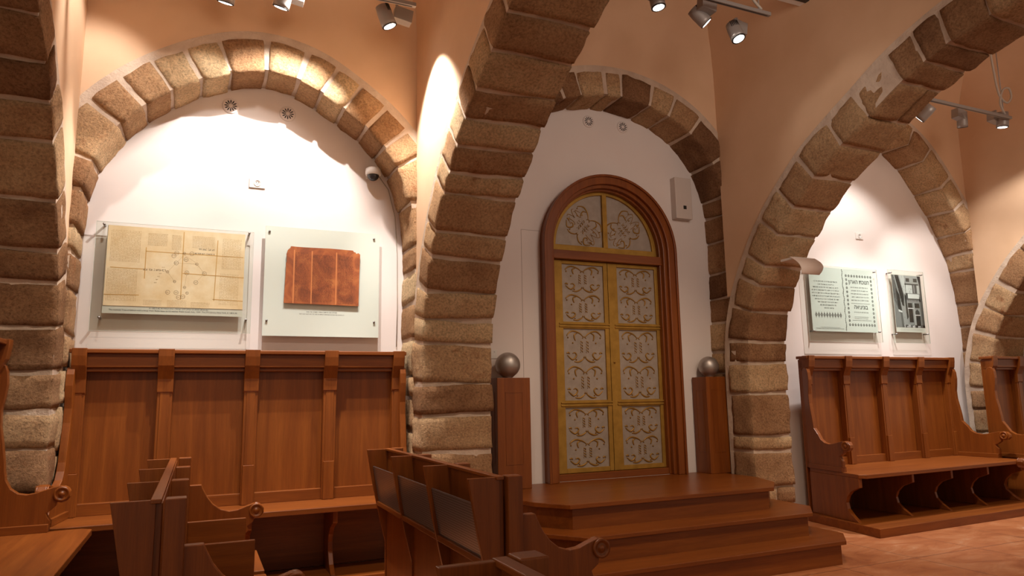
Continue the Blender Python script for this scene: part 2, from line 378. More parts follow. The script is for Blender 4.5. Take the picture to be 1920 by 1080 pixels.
def wj(cur, pts, off=.27):
    S = arclen(cur); out = []
    for p in pts: out.append(nearest(cur, S, p))
    return out
stone_arch('trim_5', LB, 1, F, W+.02, .27, wj(LB, [(-.9, 2.5), (-.85, 3.2), (-.62, 3.45), (-.48, 3.62), (-.27, 3.8), (-.07, 3.93), (.13, 4.04), (.38, 4.1), (.63, 4.07), (.81, 3.98), (.99, 3.86), (1.2, 3.72), (1.37, 3.57), (1.51, 3.4), (1.62, 3.1), (1.66, 2.7)]), mapW, 7, tone=.64)
stone_arch('trim_6', DB, 1, F, W+.02, .25, wj(DB, [(3.2, 4.3), (3.42, 4.38), (3.69, 4.43), (3.86, 4.43), (4.2, 4.39), (4.7, 4.17), (5.0, 3.88), (5.15, 3.5), (5.2, 3.1), (5.2, 2.75), (5.18, 2.4)]), mapW, 9, tone=.48)
stone_arch('trim_7', RB, 1, F, W+.02, .26, wj(RB, [(8.2, 4.5), (8.45, 4.34), (8.75, 4.0), (8.95, 3.72), (9.15, 3.4), (9.32, 2.95), (9.4, 2.5), (9.42, 2.2)]), mapW, 13, tone=.55)
stone_arch('trim_8', SB, 1, F, W+.02, .26, [], mapW, 17, tone=.5)

# plaster of each bay: walls above the arches, closing in a vault
def ext(cur, t, side):
    S = arclen(cur); return [at(cur, S, S[-1]*i/240, t, side) for i in range(241)]
def interp(pts, key):
    def f(v):
        best = -1
        for a, b in zip(pts, pts[1:]):
            if (a.x-v)*(b.x-v) <= 0 and abs(a.x-b.x) > 1e-6: best = max(best, a.y+(b.y-a.y)*(v-a.x)/(b.x-a.x))
        return best
    return f
ZT = 5.75
def inset(z): return 0 if z < 4.75 else 1.1*((z-4.75)/1.0)**2.2
TPE = interp(ext(TP, .335, -1), 0); TPDE = interp(ext(TPD, .335, -1), 0)
def bay(name, x0, x1, cur, tl, trr, thick):
    fe = interp(ext(cur, thick+.05, 1), 0); mb = MB(); y0, y1 = -.6, F+.02
    def sheet(nc, pos, low):
        vs = []; fs = []; nr = 16
        for i in range(nc+1):
            u = i/nc; zb = low(u)
            for j in range(nr+1):
                z = zb+(ZT-zb)*j/nr; vs.append(pos(u, z))
        for i in range(nc):
            for j in range(nr): fs.append((i*(nr+1)+j, (i+1)*(nr+1)+j, (i+1)*(nr+1)+j+1, i*(nr+1)+j+1))
        mb.add(vs, fs, 0, None, True)
    def wav(x, y, z): return .012*noise.noise(Vector((x*.9, y*.9, z*.9)))
    xx = lambda u, d: x0+d+u*(x1-x0-2*d); yy = lambda u, d: y1-d-u*(y1-y0-2*d)
    lowx = lambda u: max(2.4, fe(x0+max(.002, min(.998, u))*(x1-x0)))
    sheet(70, lambda u, z: (xx(u, inset(z)), y1-inset(z)+wav(u*3+x0, 0, z)*math.sin(PI*u), z), lowx)
    sheet(70, lambda u, z: (xx(u, inset(z)), y0+inset(z), z), lowx)
    sheet(70, lambda u, z: (x1-inset(z), yy(u, inset(z)), z), lambda u: max(2.4, trr(y1-u*(y1-y0))-.02))
    sheet(70, lambda u, z: (x0+inset(z), yy(u, inset(z)), z), lambda u: max(2.4, tl(y1-u*(y1-y0))-.02))
    d = inset(ZT); mb.add([(x0+d, y0+d, ZT), (x1-d, y0+d, ZT), (x1-d, y1-d, ZT), (x0+d, y1-d, ZT)], [(0, 1, 2, 3)])
    struct(mb.build(name, PLASTER))
bay('ceiling', -.912, 1.682, LB, TPE, TPE, .27)
bay('ceiling', 2.258, 5.112, DB, TPE, TPE, .25)
bay('ceiling', 5.578, 9.272, RB, TPE, TPDE, .26)
bay('ceiling', 9.858, 13.1, SB, TPDE, TPDE, .26)
# solid masonry between the transverse arch and the next bay's vault (top edges of the side walls)
for nm, a, b in (('wall_left', -1.56, -.92), ('wall_centre', 1.69, 2.255), ('wall_right', 5.23, 5.575), ('wall_far_right', 9.46, 9.855)):
    MB().box((a, F+.05, 0), (b, W+.3, 5.8)).build(nm, MORTAR)['kind'] = 'structure'
# white recess walls, the middle one with the arched opening of the ark
def wall(name, x0, x1, z1, hole=None):
    mb = MB()
    if not hole: mb.add([(x0, W, 0), (x1, W, 0), (x1, W, z1), (x0, W, z1)], [(0, 1, 2, 3)])
    else:
        cx, r, zs, zb = hole; n = 40
        inn = [(cx-r, zb), (cx-r, zs)]+[(cx-r*math.cos(PI*i/n), zs+r*math.sin(PI*i/n)) for i in range(1, n)]+[(cx+r, zs), (cx+r, zb)]
        out = []
        for p in inn:
            if p[1] <= zs: out.append((x0 if p[0] < cx else x1, p[1]))
            else:
                dx, dz = p[0]-cx, p[1]-zs; k = min((x1-cx)/abs(dx) if abs(dx) > 1e-6 else 1e9, (cx-x0)/abs(dx) if abs(dx) > 1e-6 else 1e9, (z1-zs)/dz); out.append((cx+dx*k, zs+dz*k))
        m = len(inn); mb.add([(p[0], W, p[1]) for p in inn]+[(p[0], W, p[1]) for p in out], [(i, i+1, i+1+m, i+m) for i in range(m-1)])
        mb.add([(x0, W, 0), (x1, W, 0), (x1, W, zb), (x0, W, zb)], [(0, 1, 2, 3)])
        mb.add([(x0, W, z1-1.2), (x0+.01, W, z1), (x0, W, z1)], [(0, 1, 2)])
    struct(mb.build(name, WHITE))
wall('wall_back_left', -.92, 1.7, 4.4)
wall('wall_back_centre', 2.25, 5.3, 4.7, (3.855, .72, 2.88, .56))
wall('wall_back_right', 5.55, 9.5, 5.0)
wall('wall_back_far_right', 9.8, 13.2, 5.0)

# ---------------------------------------------------------------- steps and platform in front of the ark
st = thing('ark_steps', 'three broad dark wooden steps rising to the ark with chamfered corners', 'steps', (3.8, 4.3, 0))
def stepbox(poly, z, th, nose):
    P = [(x-3.8, y-4.3) for x, y in poly]
    MB().prism(P, 'xy', z-th, z).build('tread', WS, st, .004)
    cx = sum(p[0] for p in P)/len(P)
    Q = [(x-(nose if x > 0 else -nose), y+(nose if y < max(p[1] for p in P)-.2 else 0)) for x, y in P]
    MB().prism(Q, 'xy', max(0, z-.189), z-th-.001).build('riser', WS, st)
stepbox([(2.50, 4.33), (4.87, 4.33), (5.10, 4.56), (5.12, 5.1), (5.07, 5.5), (2.33, 5.5), (2.33, 4.6)], .189, .032, .03)
stepbox([(2.61, 4.59), (4.80, 4.59), (5.06, 4.86), (5.08, 5.3), (5.07, 5.52), (2.36, 5.52), (2.38, 4.9)], .378, .032, .03)
stepbox([(2.63, 4.87), (4.66, 4.87), (4.93, 5.14), (5.06, 5.50), (5.06, 6.17), (2.34, 6.17), (2.34, 5.5), (2.45, 5.13)], .567, .034, .035)

# ---------------------------------------------------------------- ark
PZ = .567
ark = thing('ark_cabinet', 'tall arched wooden ark with two gilded doors at the top of the steps', 'cabinet', (3.86, 6.14, PZ))
def ap(x, y, z): return (x-3.86, y-6.14, z-PZ)
def archband(mb, cx, r0, r1, zs, zb, y0, y1, n=40, mi=0):
    def pth(r): return [(cx-r, zb), (cx-r, zs)]+[(cx-r*math.cos(PI*i/n), zs+r*math.sin(PI*i/n)) for i in range(1, n)]+[(cx+r, zs), (cx+r, zb)]
    a, b = pth(r0), pth(r1); m = len(a)
    vs = [ap(p[0], y0, p[1]) for p in a]+[ap(p[0], y0, p[1]) for p in b]+[ap(p[0], y1, p[1]) for p in a]+[ap(p[0], y1, p[1]) for p in b]
    fs = []
    for i in range(m-1): fs += [(i, i+1, i+1+m, i+m), (i+2*m, i+3*m, i+1+3*m, i+1+2*m), (i, i+2*m, i+1+2*m, i+1), (i+m, i+1+m, i+1+3*m, i+3*m)]
    fs += [(0, m, 3*m, 2*m), (m-1, 3*m-1, 4*m-1, 2*m-1)]
    mb.add(vs, fs, mi)
CXA = 3.86
mb = MB(); archband(mb, CXA, .70, .785, 2.88, PZ, 6.07, 6.2); archband(mb, CXA, .665, .715, 2.88, PZ, 6.11, 6.24); archband(mb, CXA, .645, .68, 2.88, PZ, 6.16, 6.30)
mb.build('frame', WZ, ark, .006)
mb = MB(); archband(mb, CXA, .775, .80, 2.88, PZ, 6.05, 6.10); mb.build('outer_moulding', WZ, ark, .004)
MB().box(ap(3.2, 6.15, 2.765), ap(4.53, 6.30, 2.855)).build('transom', WX, ark, .004)
MB().box(ap(3.2, 6.17, PZ), ap(4.53, 6.30, .632)).build('sill', WX, ark, .003)
MB().prism([(x-3.86, z-PZ) for x, z in [(3.2, PZ), (4.53, PZ)]+[(3.865+.66*math.cos(PI*i/24), 2.88+.66*math.sin(PI*i/24)) for i in range(25)]], 'xz', .15, .17).build('backboard', DARK, ark)
def motif(mb, cx, cz, w, h, y, M=None, flat=.45, r=.0068):
    # four scrolls round two columns of letters; unit cell 1 x 1
    S = []
    for sx in (-1, 1):
        S += [[(.03, .30), (.08, .38), (.17, .45), (.28, .485), (.36, .455), (.43, .37), (.44, .32)],
              [(.18, .42), (.25, .37), (.255, .28), (.23, .18)],
              [(.02, -.36), (.08, -.43), (.17, -.485), (.27, -.47)],
              [(.44, -.27), (.40, -.33), (.32, -.41), (.25, -.36), (.21, -.26), (.26, -.19), (.31, -.22)],
              [(.46, -.22), (.42, -.19), (.385, -.23)]] if sx > 0 else []
    out = []
    for s in S:
        out.append(s); out.append([(-x, z) for x, z in s])
    T = lambda x, z: Vector((cx+x*w, y, cz+z*h)) if M is None else M @ Vector((x*w, 0, z*h))
    for s in out:
        p = spline(s, 3); n = len(p); mb.tube([T(q.x, q.y) for q in p], [r*(.55+.75*math.sin(PI*(i+.6)/(n+.6))) for i in range(n)], 5)
    for sx in (-1, 1):
        for q in ((.42, .29), (.30, .12), (.22, -.40)): 
            mb.tube([T(sx*q[0]-.012, q[1]), T(sx*q[0]+.012, q[1]-.02)], r*1.25, 5)
        for k in range(4):
            z = .14-k*.095
            mb.tube([T(sx*.075-.025, z+.02), T(sx*.075+.02, z+.005), T(sx*.075+.025, z-.04)], r*.8, 4)
            mb.tube([T(sx*.075-.03, z-.03), T(sx*.075-.02, z-.045)], r*.7, 4)
        mb.tube([T(sx*.05, .25), T(0, .32)], r*.7, 4); mb.tube([T(sx*.03, -.36), T(sx*.02, -.30), T(sx*.01, -.36)], r*.7, 4)
def leaf(x0, x1, px0, px1):
    YF = 6.215
    o = MB()
    rows = [(.68, 1.27), (1.34, 2.06), (2.13, 2.725)]
    z0, z1 = .636, 2.762
    o.box(ap(x0, YF, z0), ap(px0, YF+.04, z1)); o.box(ap(px1, YF, z0), ap(x1, YF+.04, z1))
    zz = [z0]+[q for r in rows for q in r]+[z1]
    for i in range(0, len(zz), 2): o.box(ap(px0, YF+.0005, zz[i]), ap(px1, YF+.04, zz[i+1]))
    ob = o.build('door_leaf', GOLD, ark, .003)
    for zb in (1.305, 2.095):
        m = MB(); m.box(ap(px0-.05, YF-.012, zb-.022), ap(px1+.05, YF, zb-.006)); m.box(ap(px0-.05, YF-.012, zb+.006), ap(px1+.05, YF, zb+.022)); m.build('cross_bar', GOLD, ob, .004)
    for a, b in rows:
        MB().box(ap(px0, YF+.02, a), ap(px1, YF+.035, b)).build('metal_panel', PEWTER, ob)
        m = MB(); h = (b-a)/2
        for k in (0, 1):
            c = ap((px0+px1)/2, YF+.018, a+h*(k+.5)); motif(m, c[0], c[2], (px1-px0)*.92, h*.90, c[1])
        m.build('scroll_relief', BRASS, ob, label='brass scrollwork with two columns of letters')
    return ob
leaf(3.215, 3.872, 3.335, 3.825); l2 = leaf(3.878, 4.53, 3.99, 4.47)
MB().tube([ap(3.92, 6.215, 1.72), ap(3.92, 6.20, 1.72)], .009, 10).build('keyhole_boss', BRASS, l2)
# lunette
mb = MB(); R0 = .655
archband(mb, 3.865, .595, R0+.02, 2.90, 2.86, 6.215, 6.27); mb.box(ap(3.17, 6.212, 2.857), ap(4.56, 6.268, 2.925)); mb.box(ap(3.838, 6.209, 2.92), ap(3.892, 6.266, 3.51))
mb.build('lunette_frame', GOLD, ark, .003)
for sgn in (-1, 1):
    pts = [(3.865+sgn*.02, 2.92)]+[(3.865+sgn*(.02+.58*math.sin(PI/2*i/12)), 2.92+.575*math.cos(PI/2*i/12)) for i in range(13)]
    lp = MB().prism([(x-3.86, z-PZ) for x, z in pts], 'xz', 6.24-6.14, 6.255-6.14).build('lunette_panel', PEWTER, ark)
    m = MB(); c = ap(3.865+sgn*.25, 6.238, 3.14); ang = math.radians(-42*sgn)
    Mx = Matrix.Translation(c) @ Matrix.Rotation(ang, 4, 'Y') @ Matrix.Rotation(0, 4, 'X')
    motif(m, 0, 0, .42, .34, 0, Mx, r=.006)
    m2 = Mx @ Matrix.Rotation(PI/2, 4, 'Y'); motif(m, 0, 0, .20, .44, 0, m2, r=.003)
    m.build('scroll_relief', BRASS, lp, label='brass scrollwork set diagonally')

# ---------------------------------------------------------------- pedestals with silver balls
def pedestal(x0, x1, y0, y1, label, blabel, br):
    cx, cy = (x0+x1)/2, (y0+y1)/2
    t = thing('pedestal', label, 'pedestal', (cx, cy, PZ), 0, 'pedestals flanking the ark')
    hx, hy, H = (x1-x0)/2, (y1-y0)/2, .993
    mb = MB().box((-hx, -hy, 0), (hx, hy, H)); mb.build('pedestal_body', WZ, t, .004)
    a = hx*.52
    m = MB()
    for (p, q) in (((-a, .22), (-a+.004, .86)), ((a-.004, .22), (a, .86)), ((-a, .856), (a, .862)), ((-a, .215), (a, .222))): m.box((p[0], -hy-.003, p[1]), (q[0], -hy, q[1]))
    m.build('front_panel_moulding', WZ, t)
    m = MB(); a = hy*.5
    for (p, q) in (((-a, .22), (-a+.004, .86)), ((a-.004, .22), (a, .86)), ((-a, .856), (a, .862)), ((-a, .215), (a, .222))): m.box((-hx-.003, p[0], p[1]), (-hx, q[0], q[1]))
    m.build('side_panel_moulding', WZ, t)
    b = thing('silver_ball', blabel, 'ball', (cx, cy, PZ+H), 0, 'silver balls on the pedestals')
    n = 16; prof = [(.045, 0), (.045, .006)]+[(br*math.sin(PI*(i+.0)/n), .004+br-br*math.cos(PI*i/n)) for i in range(3, n)]+[(.001, .004+2*br)]
    MB().lathe(prof, 40).build('ball_body', SILVER, b)
pedestal(2.47, 2.80, 5.90, 6.165, 'square wooden pedestal left of the ark beside the thick stone pier', 'brushed silver ball on the pedestal left of the ark', .118)
pedestal(4.86, 5.14, 5.94, 6.17, 'square wooden pedestal right of the ark', 'brushed silver ball on the pedestal right of the ark', .108)

# ---------------------------------------------------------------- high-backed wall benches
def wall_bench(label, loc, rz, L, zs, sd, ad, splayL=0., splayR=0., top=1.785, foot=.2):
    b = thing('high_back_bench', label, 'bench', loc, rz, 'high backed benches along the walls')
    B = .085
    MB().prism([(-.04-splayL*.3, .0), (L+.04+splayR*.3, .0), (L+.04+splayR*1.3, -sd-foot), (-.04-splayL*1.3, -sd-foot)], 'xy', 0, B).build('plinth', WX, b, .004)
    # back: frame, recessed panels
    mb = MB(); mb.box((0, .045, B), (L, .06, top-.04)); mb.build('back_panel', WZ, b)
    mb = MB(); mb.box((0, -.005, zs), (L, .045, zs+.085)); mb.box((0, .0, top-.16), (L, .045, top-.05)); mb.build('back_rail', WX, b, .003)
    mb = MB(); mb.box((0, -.05, top-.135), (L, .05, top-.03)); mb.box((-.02, -.085, top-.032), (L+.02, .07, top)); mb.box((0, -.028, top-.165), (L, .03, top-.135)); mb.build('cornice', WX, b, .006)
    for i in range(5):
        x = L*i/4; wv = .052 if 0 < i < 4 else .045
        x = min(max(x, wv), L-wv)
        mb = MB(); mb.box((x-wv, -.03, zs), (x+wv, .045, top-.16)); mb.build('stile', WZ, b, .004)
        mb = MB(); mb.box((x-wv*.62, -.036, zs+.30), (x+wv*.62, -.028, top-.30)); mb.box((x-wv*.8, -.052, zs+.002), (x+wv*.8, -.028, zs+.30)); mb.build('stile_strip', WZ, b, .003)
        mb = MB(); k = [(-.03, top-.33), (-.042, top-.315), (-.046, top-.22), (-.066, top-.165), (-.088, top-.12), (-.098, top-.05), (-.10, top+.004), (.0, top+.004), (0, top-.33)]
        mb.prism(k, 'yz', x-wv*1.05, x+wv*1.05); mb.build('corbel', WZ, b, .003)
    # seat
    MB().prism([(-.01, .0), (L+.01, .0), (L+splayR, -sd+.06), (L+splayR-.05, -sd), (-splayL+.05, -sd), (-splayL, -sd+.06)], 'xy', zs-.04, zs).build('seat', WX, b, .005)
    MB().box((.03, .02, B), (L-.03, .045, zs-.04)).build('under_panel', WX, b)
    # arms and supports
    k = ad/.46
    arm = [(0, zs), (0, 1.60), (.012, 1.64), (.045, 1.655), (.078, 1.64), (.092, 1.60), (.098, 1.52), (.09, 1.44), (.078, 1.36), (.082, 1.26), (.10, 1.16), (.115, 1.06), (.122, .99), (.138, .93), (.168, .875), (.21, .845), (.26, .835), (.31, .842), (.36, .858), (.41, .872), (.45, .878), (.485, .868), (.505, .842), (.508, .81), (.49, .785), (.46, .775), (.43, .78), (.425, .755), (.40, .73), (.375, .715), (.385, .69), (.40, .67), (.40, zs+.045), (.36, zs+.045), (.36, zs)]
    sc = Vector((.457, .828))
    low = [(0, B), (0, zs-.04), (sd-.06, zs-.04), (sd-.06, zs-.13), (sd-.10, zs-.145), (sd-.18, zs-.18), (sd-.24, zs-.24), (sd-.265, zs-.30), (sd-.25, zs-.36), (sd-.19, B+.06), (sd-.10, B)]
    for side in (0, 1):
        x0 = 0 if side == 0 else L; sp = (-splayL if side == 0 else splayR)
        def sh(poly, a, c):
            mb = MB(); n = len(poly)
            vs = [(x0+a+sp*min(1, d/sd), -d, z) for d, z in poly]+[(x0+c+sp*min(1, d/sd), -d, z) for d, z in poly]
            mb.add(vs, [list(range(n)), list(range(2*n-1, n-1, -1))]+[(i, i+n, (i+1) % n+n, (i+1) % n) for i in range(n)]); return mb
        A = [(d*(k if d > .13 else 1) if d > .13 else d, z) for d, z in arm]
        s0, s1 = (-.015, .035) if side == 0 else (-.035, .015)
        o = sh(A, s0, s1).build('arm', WZ, b, .004)
        c = (x0+sp*min(1, sc.x*k/sd), -sc.x*k, sc.y); m = MB()
        for dx in (s0, s1):
            e = -1 if dx == s0 else 1
            Mx = Matrix.Translation((c[0]+dx, c[1], c[2])) @ Matrix.Rotation(PI/2*e, 4, 'Y')
            m.lathe([(.046, -.002), (.046, .012), (.034, .012), (.030, .006), (.018, .006), (.014, .014), (.001, .016)], 24, M=Mx)
        m.build('scroll_boss', WZ, o)
        sh(low, s0, s1).build('side_panel', WZ, b, .004)
        sh([(0, zs), (0, zs+.05), (ad*.86, zs+.05), (ad*.86, zs)], s0*1.6, s1*1.6).build('arm_base', WY, b, .003)
    for i in range(1, 4):
        x = L*i/4+sp*0; mb = MB(); P = [(-d, z) for d, z in low]; mb.prism(P, 'yz', x-.018, x+.018); mb.build('seat_support', WZ, b, .004)
    return b
wall_bench('long high backed wooden bench under the parchment and brown page panels', (-.84, 5.96, 0), 0, 2.44, .60, .46, .46, .06, 0, foot=.0)
wall_bench('long high backed wooden bench under the printed sheet and street photograph panels', (6.22, 5.93, 0), math.radians(2.2), 2.62, .56, .80, .60, .18, .02)
wall_bench('high backed wooden bench in the left foreground in front of the big stone pier', (-1.2, 2.90, 0), PI/2, 2.50, .60, .62, .44, 0, 0, 1.80, foot=0)
wall_bench('high backed wooden bench cut off by the right edge of the frame', (9.02, 5.66, 0), math.radians(2), 2.5, .56, .70, .55, 0.0, 0)

# ---------------------------------------------------------------- central pews with book racks
def pew(label, loc, rz, ys, group='pews with book racks'):
    p = thing('pew', label, 'pew', loc, rz, group)
    y0, y1 = ys[0], ys[-1]; ZT_ = 1.05
    MB().box((-.004, y0, .08), (.022, y1, ZT_-.012)).build('backrest', WZ, p, .003)
    MB().box((-.018, y0-.02, ZT_-.012), (.018, y1+.01, ZT_+.004)).build('top_rail', WY, p, .003)
    for i, y in enumerate(ys):
        d = [(0, ZT_), (-.145, ZT_), (-.10, .80), (-.055, .60), (-.015, .44), (-.01, .06), (0, .06)]
        MB().prism(d, 'xz', y-.011, y+.011).build('divider', WZ, p, .002)
        MB().box((.03, y-.035, .0), (.10, y+.035, ZT_+.004)).build('post', WZ, p, .004)
        if i in (0, len(ys)-1):
            a = [(.06, 0), (.06, .885), (.165, .885), (.175, .86), (.20, .81), (.235, .765), (.28, .73), (.33, .715), (.38, .72), (.43, .738), (.475, .752), (.515, .745), (.535, .72), (.535, .69), (.51, .668), (.48, .664), (.475, .64), (.44, .615), (.45, .59), (.42, .56), (.40, .50), (.42, .40), (.40, .2), (.43, 0)]
            o = MB().prism(a, 'xz', y-.022, y+.022).build('arm', WZ, p, .004)
            m = MB()
            for e in (-1, 1):
                Mx = Matrix.Translation((.49, y+e*.022, .708)) @ Matrix.Rotation(-PI/2*e, 4, 'X')
                m.lathe([(.043, -.002), (.043, .012), (.033, .012), (.028, .005), (.017, .005), (.013, .012), (.001, .014)], 24, M=Mx)
            m.build('scroll_boss', WZ, o)
        else:
            MB().box((.09, y-.013, .40), (.39, y+.013, .765)).build('arm_board', WX, p, .003)
    for a, b in zip(ys, ys[1:]):
        # perforated rack front, leaning with the dividers
        za, zb = .94, .71; xa, xb = -.106, -.064
        q = MB(); q.hexa([(xb, a+.013, zb), (xb+.008, a+.013, zb), (xb+.008, b-.013, zb), (xb, b-.013, zb), (xa, a+.013, za), (xa+.008, a+.013, za), (xa+.008, b-.013, za), (xa, b-.013, za)])
        q.build('rack_panel', PERF, p, label='grey perforated metal panel')
        MB().box((xb-.012, a+.012, zb-.03), (0, b-.012, zb-.002)).build('rack_shelf', WY, p, .003)
        MB().box((.10, a+.04, .435), (.50, b-.04, .47)).build('seat', WY, p, .004)
    return p
pew('wooden pew on the left with book rack seen end on before the long bench', (-.12, 0, 0), 0, [2.90, 3.55, 4.22, 4.88])
pew('wooden pew with three grey perforated rack panels left of the steps', (1.215, 0, 0), math.radians(0), [2.90, 3.55, 4.22, 4.87])
pew('wooden pew of which only a top corner shows at the bottom edge', (.615, 0, 0), 0, [-.5, .15, .80, 1.46])
pew('wooden pew whose scrolled arm shows at the right edge of the frame', (7.47, 3.55, 0), PI, [-.6, .05, .7])

# ---------------------------------------------------------------- framed panels on the walls
def ink(mb, x0, x1, z, h, rnd, y, col=(.03, .03, .03), word=6, jit=0):
    x = x0
    while x < x1:
        for _ in range(rnd.randint(2, word)):
            ww = h*rnd.uniform(.35, .7)
            if x+ww > x1: return
            k = rnd.random(); t = h*.2
            if k < .75: quad(mb, x, z+h-t, x+ww, z+h, y, col)
            if k > .2: quad(mb, x+ww-t, z, x+ww, z+h, y, col)
            if k < .35: quad(mb, x, z, x+ww, z+t, y, col)
            if k > .8: quad(mb, x, z, x+t, z+h*.8, y, col)
            x += ww*1.3
        x += h*.6
def quad(mb, x0, z0, x1, z1, y, col): mb.add([(x0, y, z0), (x1, y, z0), (x1, y, z1), (x0, y, z1)], [(0, 1, 2, 3)], 0, col)
def poly(mb, pts, y, col): mb.add([(p[0], y, p[1]) for p in pts], [list(range(len(pts)))], 0, col)
def ring(mb, cx, cz, r, t, y, col, n=16):
    a = [(cx+r*math.cos(2*PI*i/n), y, cz+r*math.sin(2*PI*i/n)) for i in range(n)]; b = [(cx+(r-t)*math.cos(2*PI*i/n), y, cz+(r-t)*math.sin(2*PI*i/n)) for i in range(n)]
    mb.add(a+b, [(i, (i+1) % n, (i+1) % n+n, i+n) for i in range(n)], 0, col)
def text_mesh(body, size, x, z, y, parent, name='caption', col=None, align='CENTER', bold=0):
    cu = bpy.data.curves.new(name, 'FONT'); cu.body = body; cu.size = size; cu.align_x = align; cu.extrude = .0002; cu.offset = bold
    t = bpy.data.objects.new(name, cu); COL.objects.link(t); bpy.context.view_layer.update()
    me = bpy.data.meshes.new_from_object(t); bpy.data.objects.remove(t)
    me.transform(Matrix.Translation((x, y, z)) @ Matrix.Rotation(PI/2, 4, 'X')); me.materials.clear(); me.materials.append(INK)
    o = bpy.data.objects.new(name, me); COL.objects.link(o); o.parent = parent; return o
INK = simple('black_ink', (.03, .03, .03), .7)
def panel(name, label, x0, x1, z0, z1, pins, yfront=6.125, mat=GLASS, cat='wall panel', group=None):
    t = thing(name, label, cat, (x0, W, z0), 0, group); Y = yfront-W
    MB().box((0, Y, 0), (x1-x0, Y+.006, z1-z0)).build('plate', mat, t)
    m = MB(); a, b = x1-x0, z1-z0
    for q in (((-.002, 0, -.002), (0, .006, b+.002)), ((a, 0, -.002), (a+.002, .006, b+.002)), ((0, 0, -.002), (a, .006, 0)), ((0, 0, b), (a, .006, b+.002))):
        m.box((q[0][0], Y, q[0][2]), (q[1][0], Y+.006, q[1][2]))
    m.build('plate_edge', EDGE, t)
    for px, pz in pins:
        MB().tube([(px-x0, Y-.012, pz-z0), (px-x0, 0, pz-z0)], .009, 12).build('standoff', STEEL, t)
    return t, Y
rnd = random.Random(4)
# panel 1: parchment with a diagram
t, Y = panel('mounted_manuscript', 'cream parchment manuscript with a diagram of circles behind glass above the long bench', -.78, .365, 1.94, 2.79, [(-.73, 2.77), (.33, 2.78), (.33, 2.05), (-.72, 2.04)])
X0, Z0 = -.78, 1.94
MB().box((-.705-X0, Y+.007, 2.075-Z0), (.30-X0, Y+.012, 2.765-Z0)).build('caption_sheet', simple('grey_card', (.66, .61, .54), .6), t)
MB().box((-.70-X0, Y+.004, 2.135-Z0), (.30-X0, Y+.0068, 2.767-Z0)).build('parchment_sheet', PARCH, t)
m = MB(); y = Y+.0035; br = (.20, .12, .06); lb = (.42, .25, .10); PX = lambda u: -.70-X0+u*1.0; PZf = lambda v: 2.135-Z0+v*.63
for (u0, u1, v0, v1) in ((.025, .245, .55, .95), (.015, .235, .06, .46), (.83, .985, .52, .93), (.82, .975, .05, .46)):
    for i in range(int((u1-u0)/.0105)):
        uu = u0+i*.0105
        v = v0
        while v < v1:
            ln = rnd.uniform(.01, .05); quad(m, PX(uu), PZf(v), PX(uu)+.0022, PZf(min(v1, v+ln)), y, lb); v += ln+rnd.uniform(.004, .012)
for (u0, u1, v0, v1) in ((.28, .42, .78, .94), (.45, .52, .74, .93), (.60, .77, .78, .93), (.27, .40, .02, .08), (.44, .58, .01, .1), (.61, .75, .01, .08)):
    v = v0
    while v < v1: ink(m, PX(u0), PX(u1), PZf(v), .005, rnd, y, lb, 5); v += .018
for (u, v) in ((.545, .70), (.49, .70), (.60, .70), (.49, .57), (.64, .57), (.43, .45), (.57, .45), (.70, .45), (.485, .33), (.64, .33), (.56, .26), (.52, .13), (.47, .66), (.56, .62), (.44, .19), (.50, .19), (.55, .14), (.58, .19)):
    r = .017 if rnd.random() < .7 else .011; ring(m, PX(u), PZf(v), r, .0022, y, br); ink(m, PX(u)-r*.7, PX(u)+r*.7, PZf(v)-.003, .006, rnd, y, br)
def line(a, b, wd, col):
    A, Bv = Vector((PX(a[0]), PZf(a[1]))), Vector((PX(b[0]), PZf(b[1]))); d = (Bv-A).normalized(); nn = Vector((-d.y, d.x))*wd/2
    poly(m, [A-nn, Bv-nn, Bv+nn, A+nn], y, col)
for a, b in (((.49, .57), (.43, .45)), ((.64, .57), (.70, .45)), ((.49, .57), (.64, .57)), ((.43, .45), (.485, .33)), ((.70, .45), (.64, .33)), ((.57, .43), (.56, .28)), ((.545, .68), (.50, .59)), ((.545, .68), (.63, .59))): line(a, b, .0012, lb)
st_ = (.60, .34, .10)
for a, b in (((.0, .27*.5), (.24, .14)), ((.77, .12), (1, .11)), ((.27, .75), (.27, .35)), ((.535, .98), (.535, .1)), ((.54, .44), (1, .42)), ((.79, .9), (.78, .1)), ((.27, .70), (.99, .69)), ((.03, .475), (.26, .47))): line(a, b, .006, st_)
ink(m, PX(.65), PX(.77), PZf(.755), .012, rnd, y, (.06, .04, .03), 7); ink(m, PX(.62), PX(.77), PZf(.70), .010, rnd, y, (.06, .04, .03), 7); ink(m, PX(.26), PX(.42), PZf(.455), .014, rnd, y, br)
for i in range(6): ink(m, PX(.34+.01*i), PX(.36+.01*i), PZf(.3+.04*i), .006, rnd, y, lb)
m.build('handwriting', PRINT, t)['kind'] = 'stuff'
text_mesh('The mystical Tree of Sefirot with a letter from Rabbi Isaac to his teacher Rabbi Israel, Italy, 1550  The JTS Library, New York, K 108 K.46', .0165, -.2-X0, 2.098-Z0, Y+.0065, t)
text_mesh('K 108 K.46, \u05d0\u05d9\u05dc\u05df \u05d4\u05e1\u05e4\u05d9\u05e8\u05d5\u05ea'[:11]+' \u05ea\u05d5\u05e8\u05d9\u05e4\u05e1\u05d4 \u05df\u05dc\u05d9\u05d0 - \u05dc\u05d0\u05e8\u05e9\u05d9 \u05d9\u05d1\u05e8\u05dc \u05e7\u05d7\u05e6\u05d9 \u05d9\u05d1\u05e8 \u05ea\u05d0\u05de \u05d1\u05ea\u05db\u05de \u05dd\u05e2', .016, -.17-X0, 2.117-Z0, Y+.0065, t)
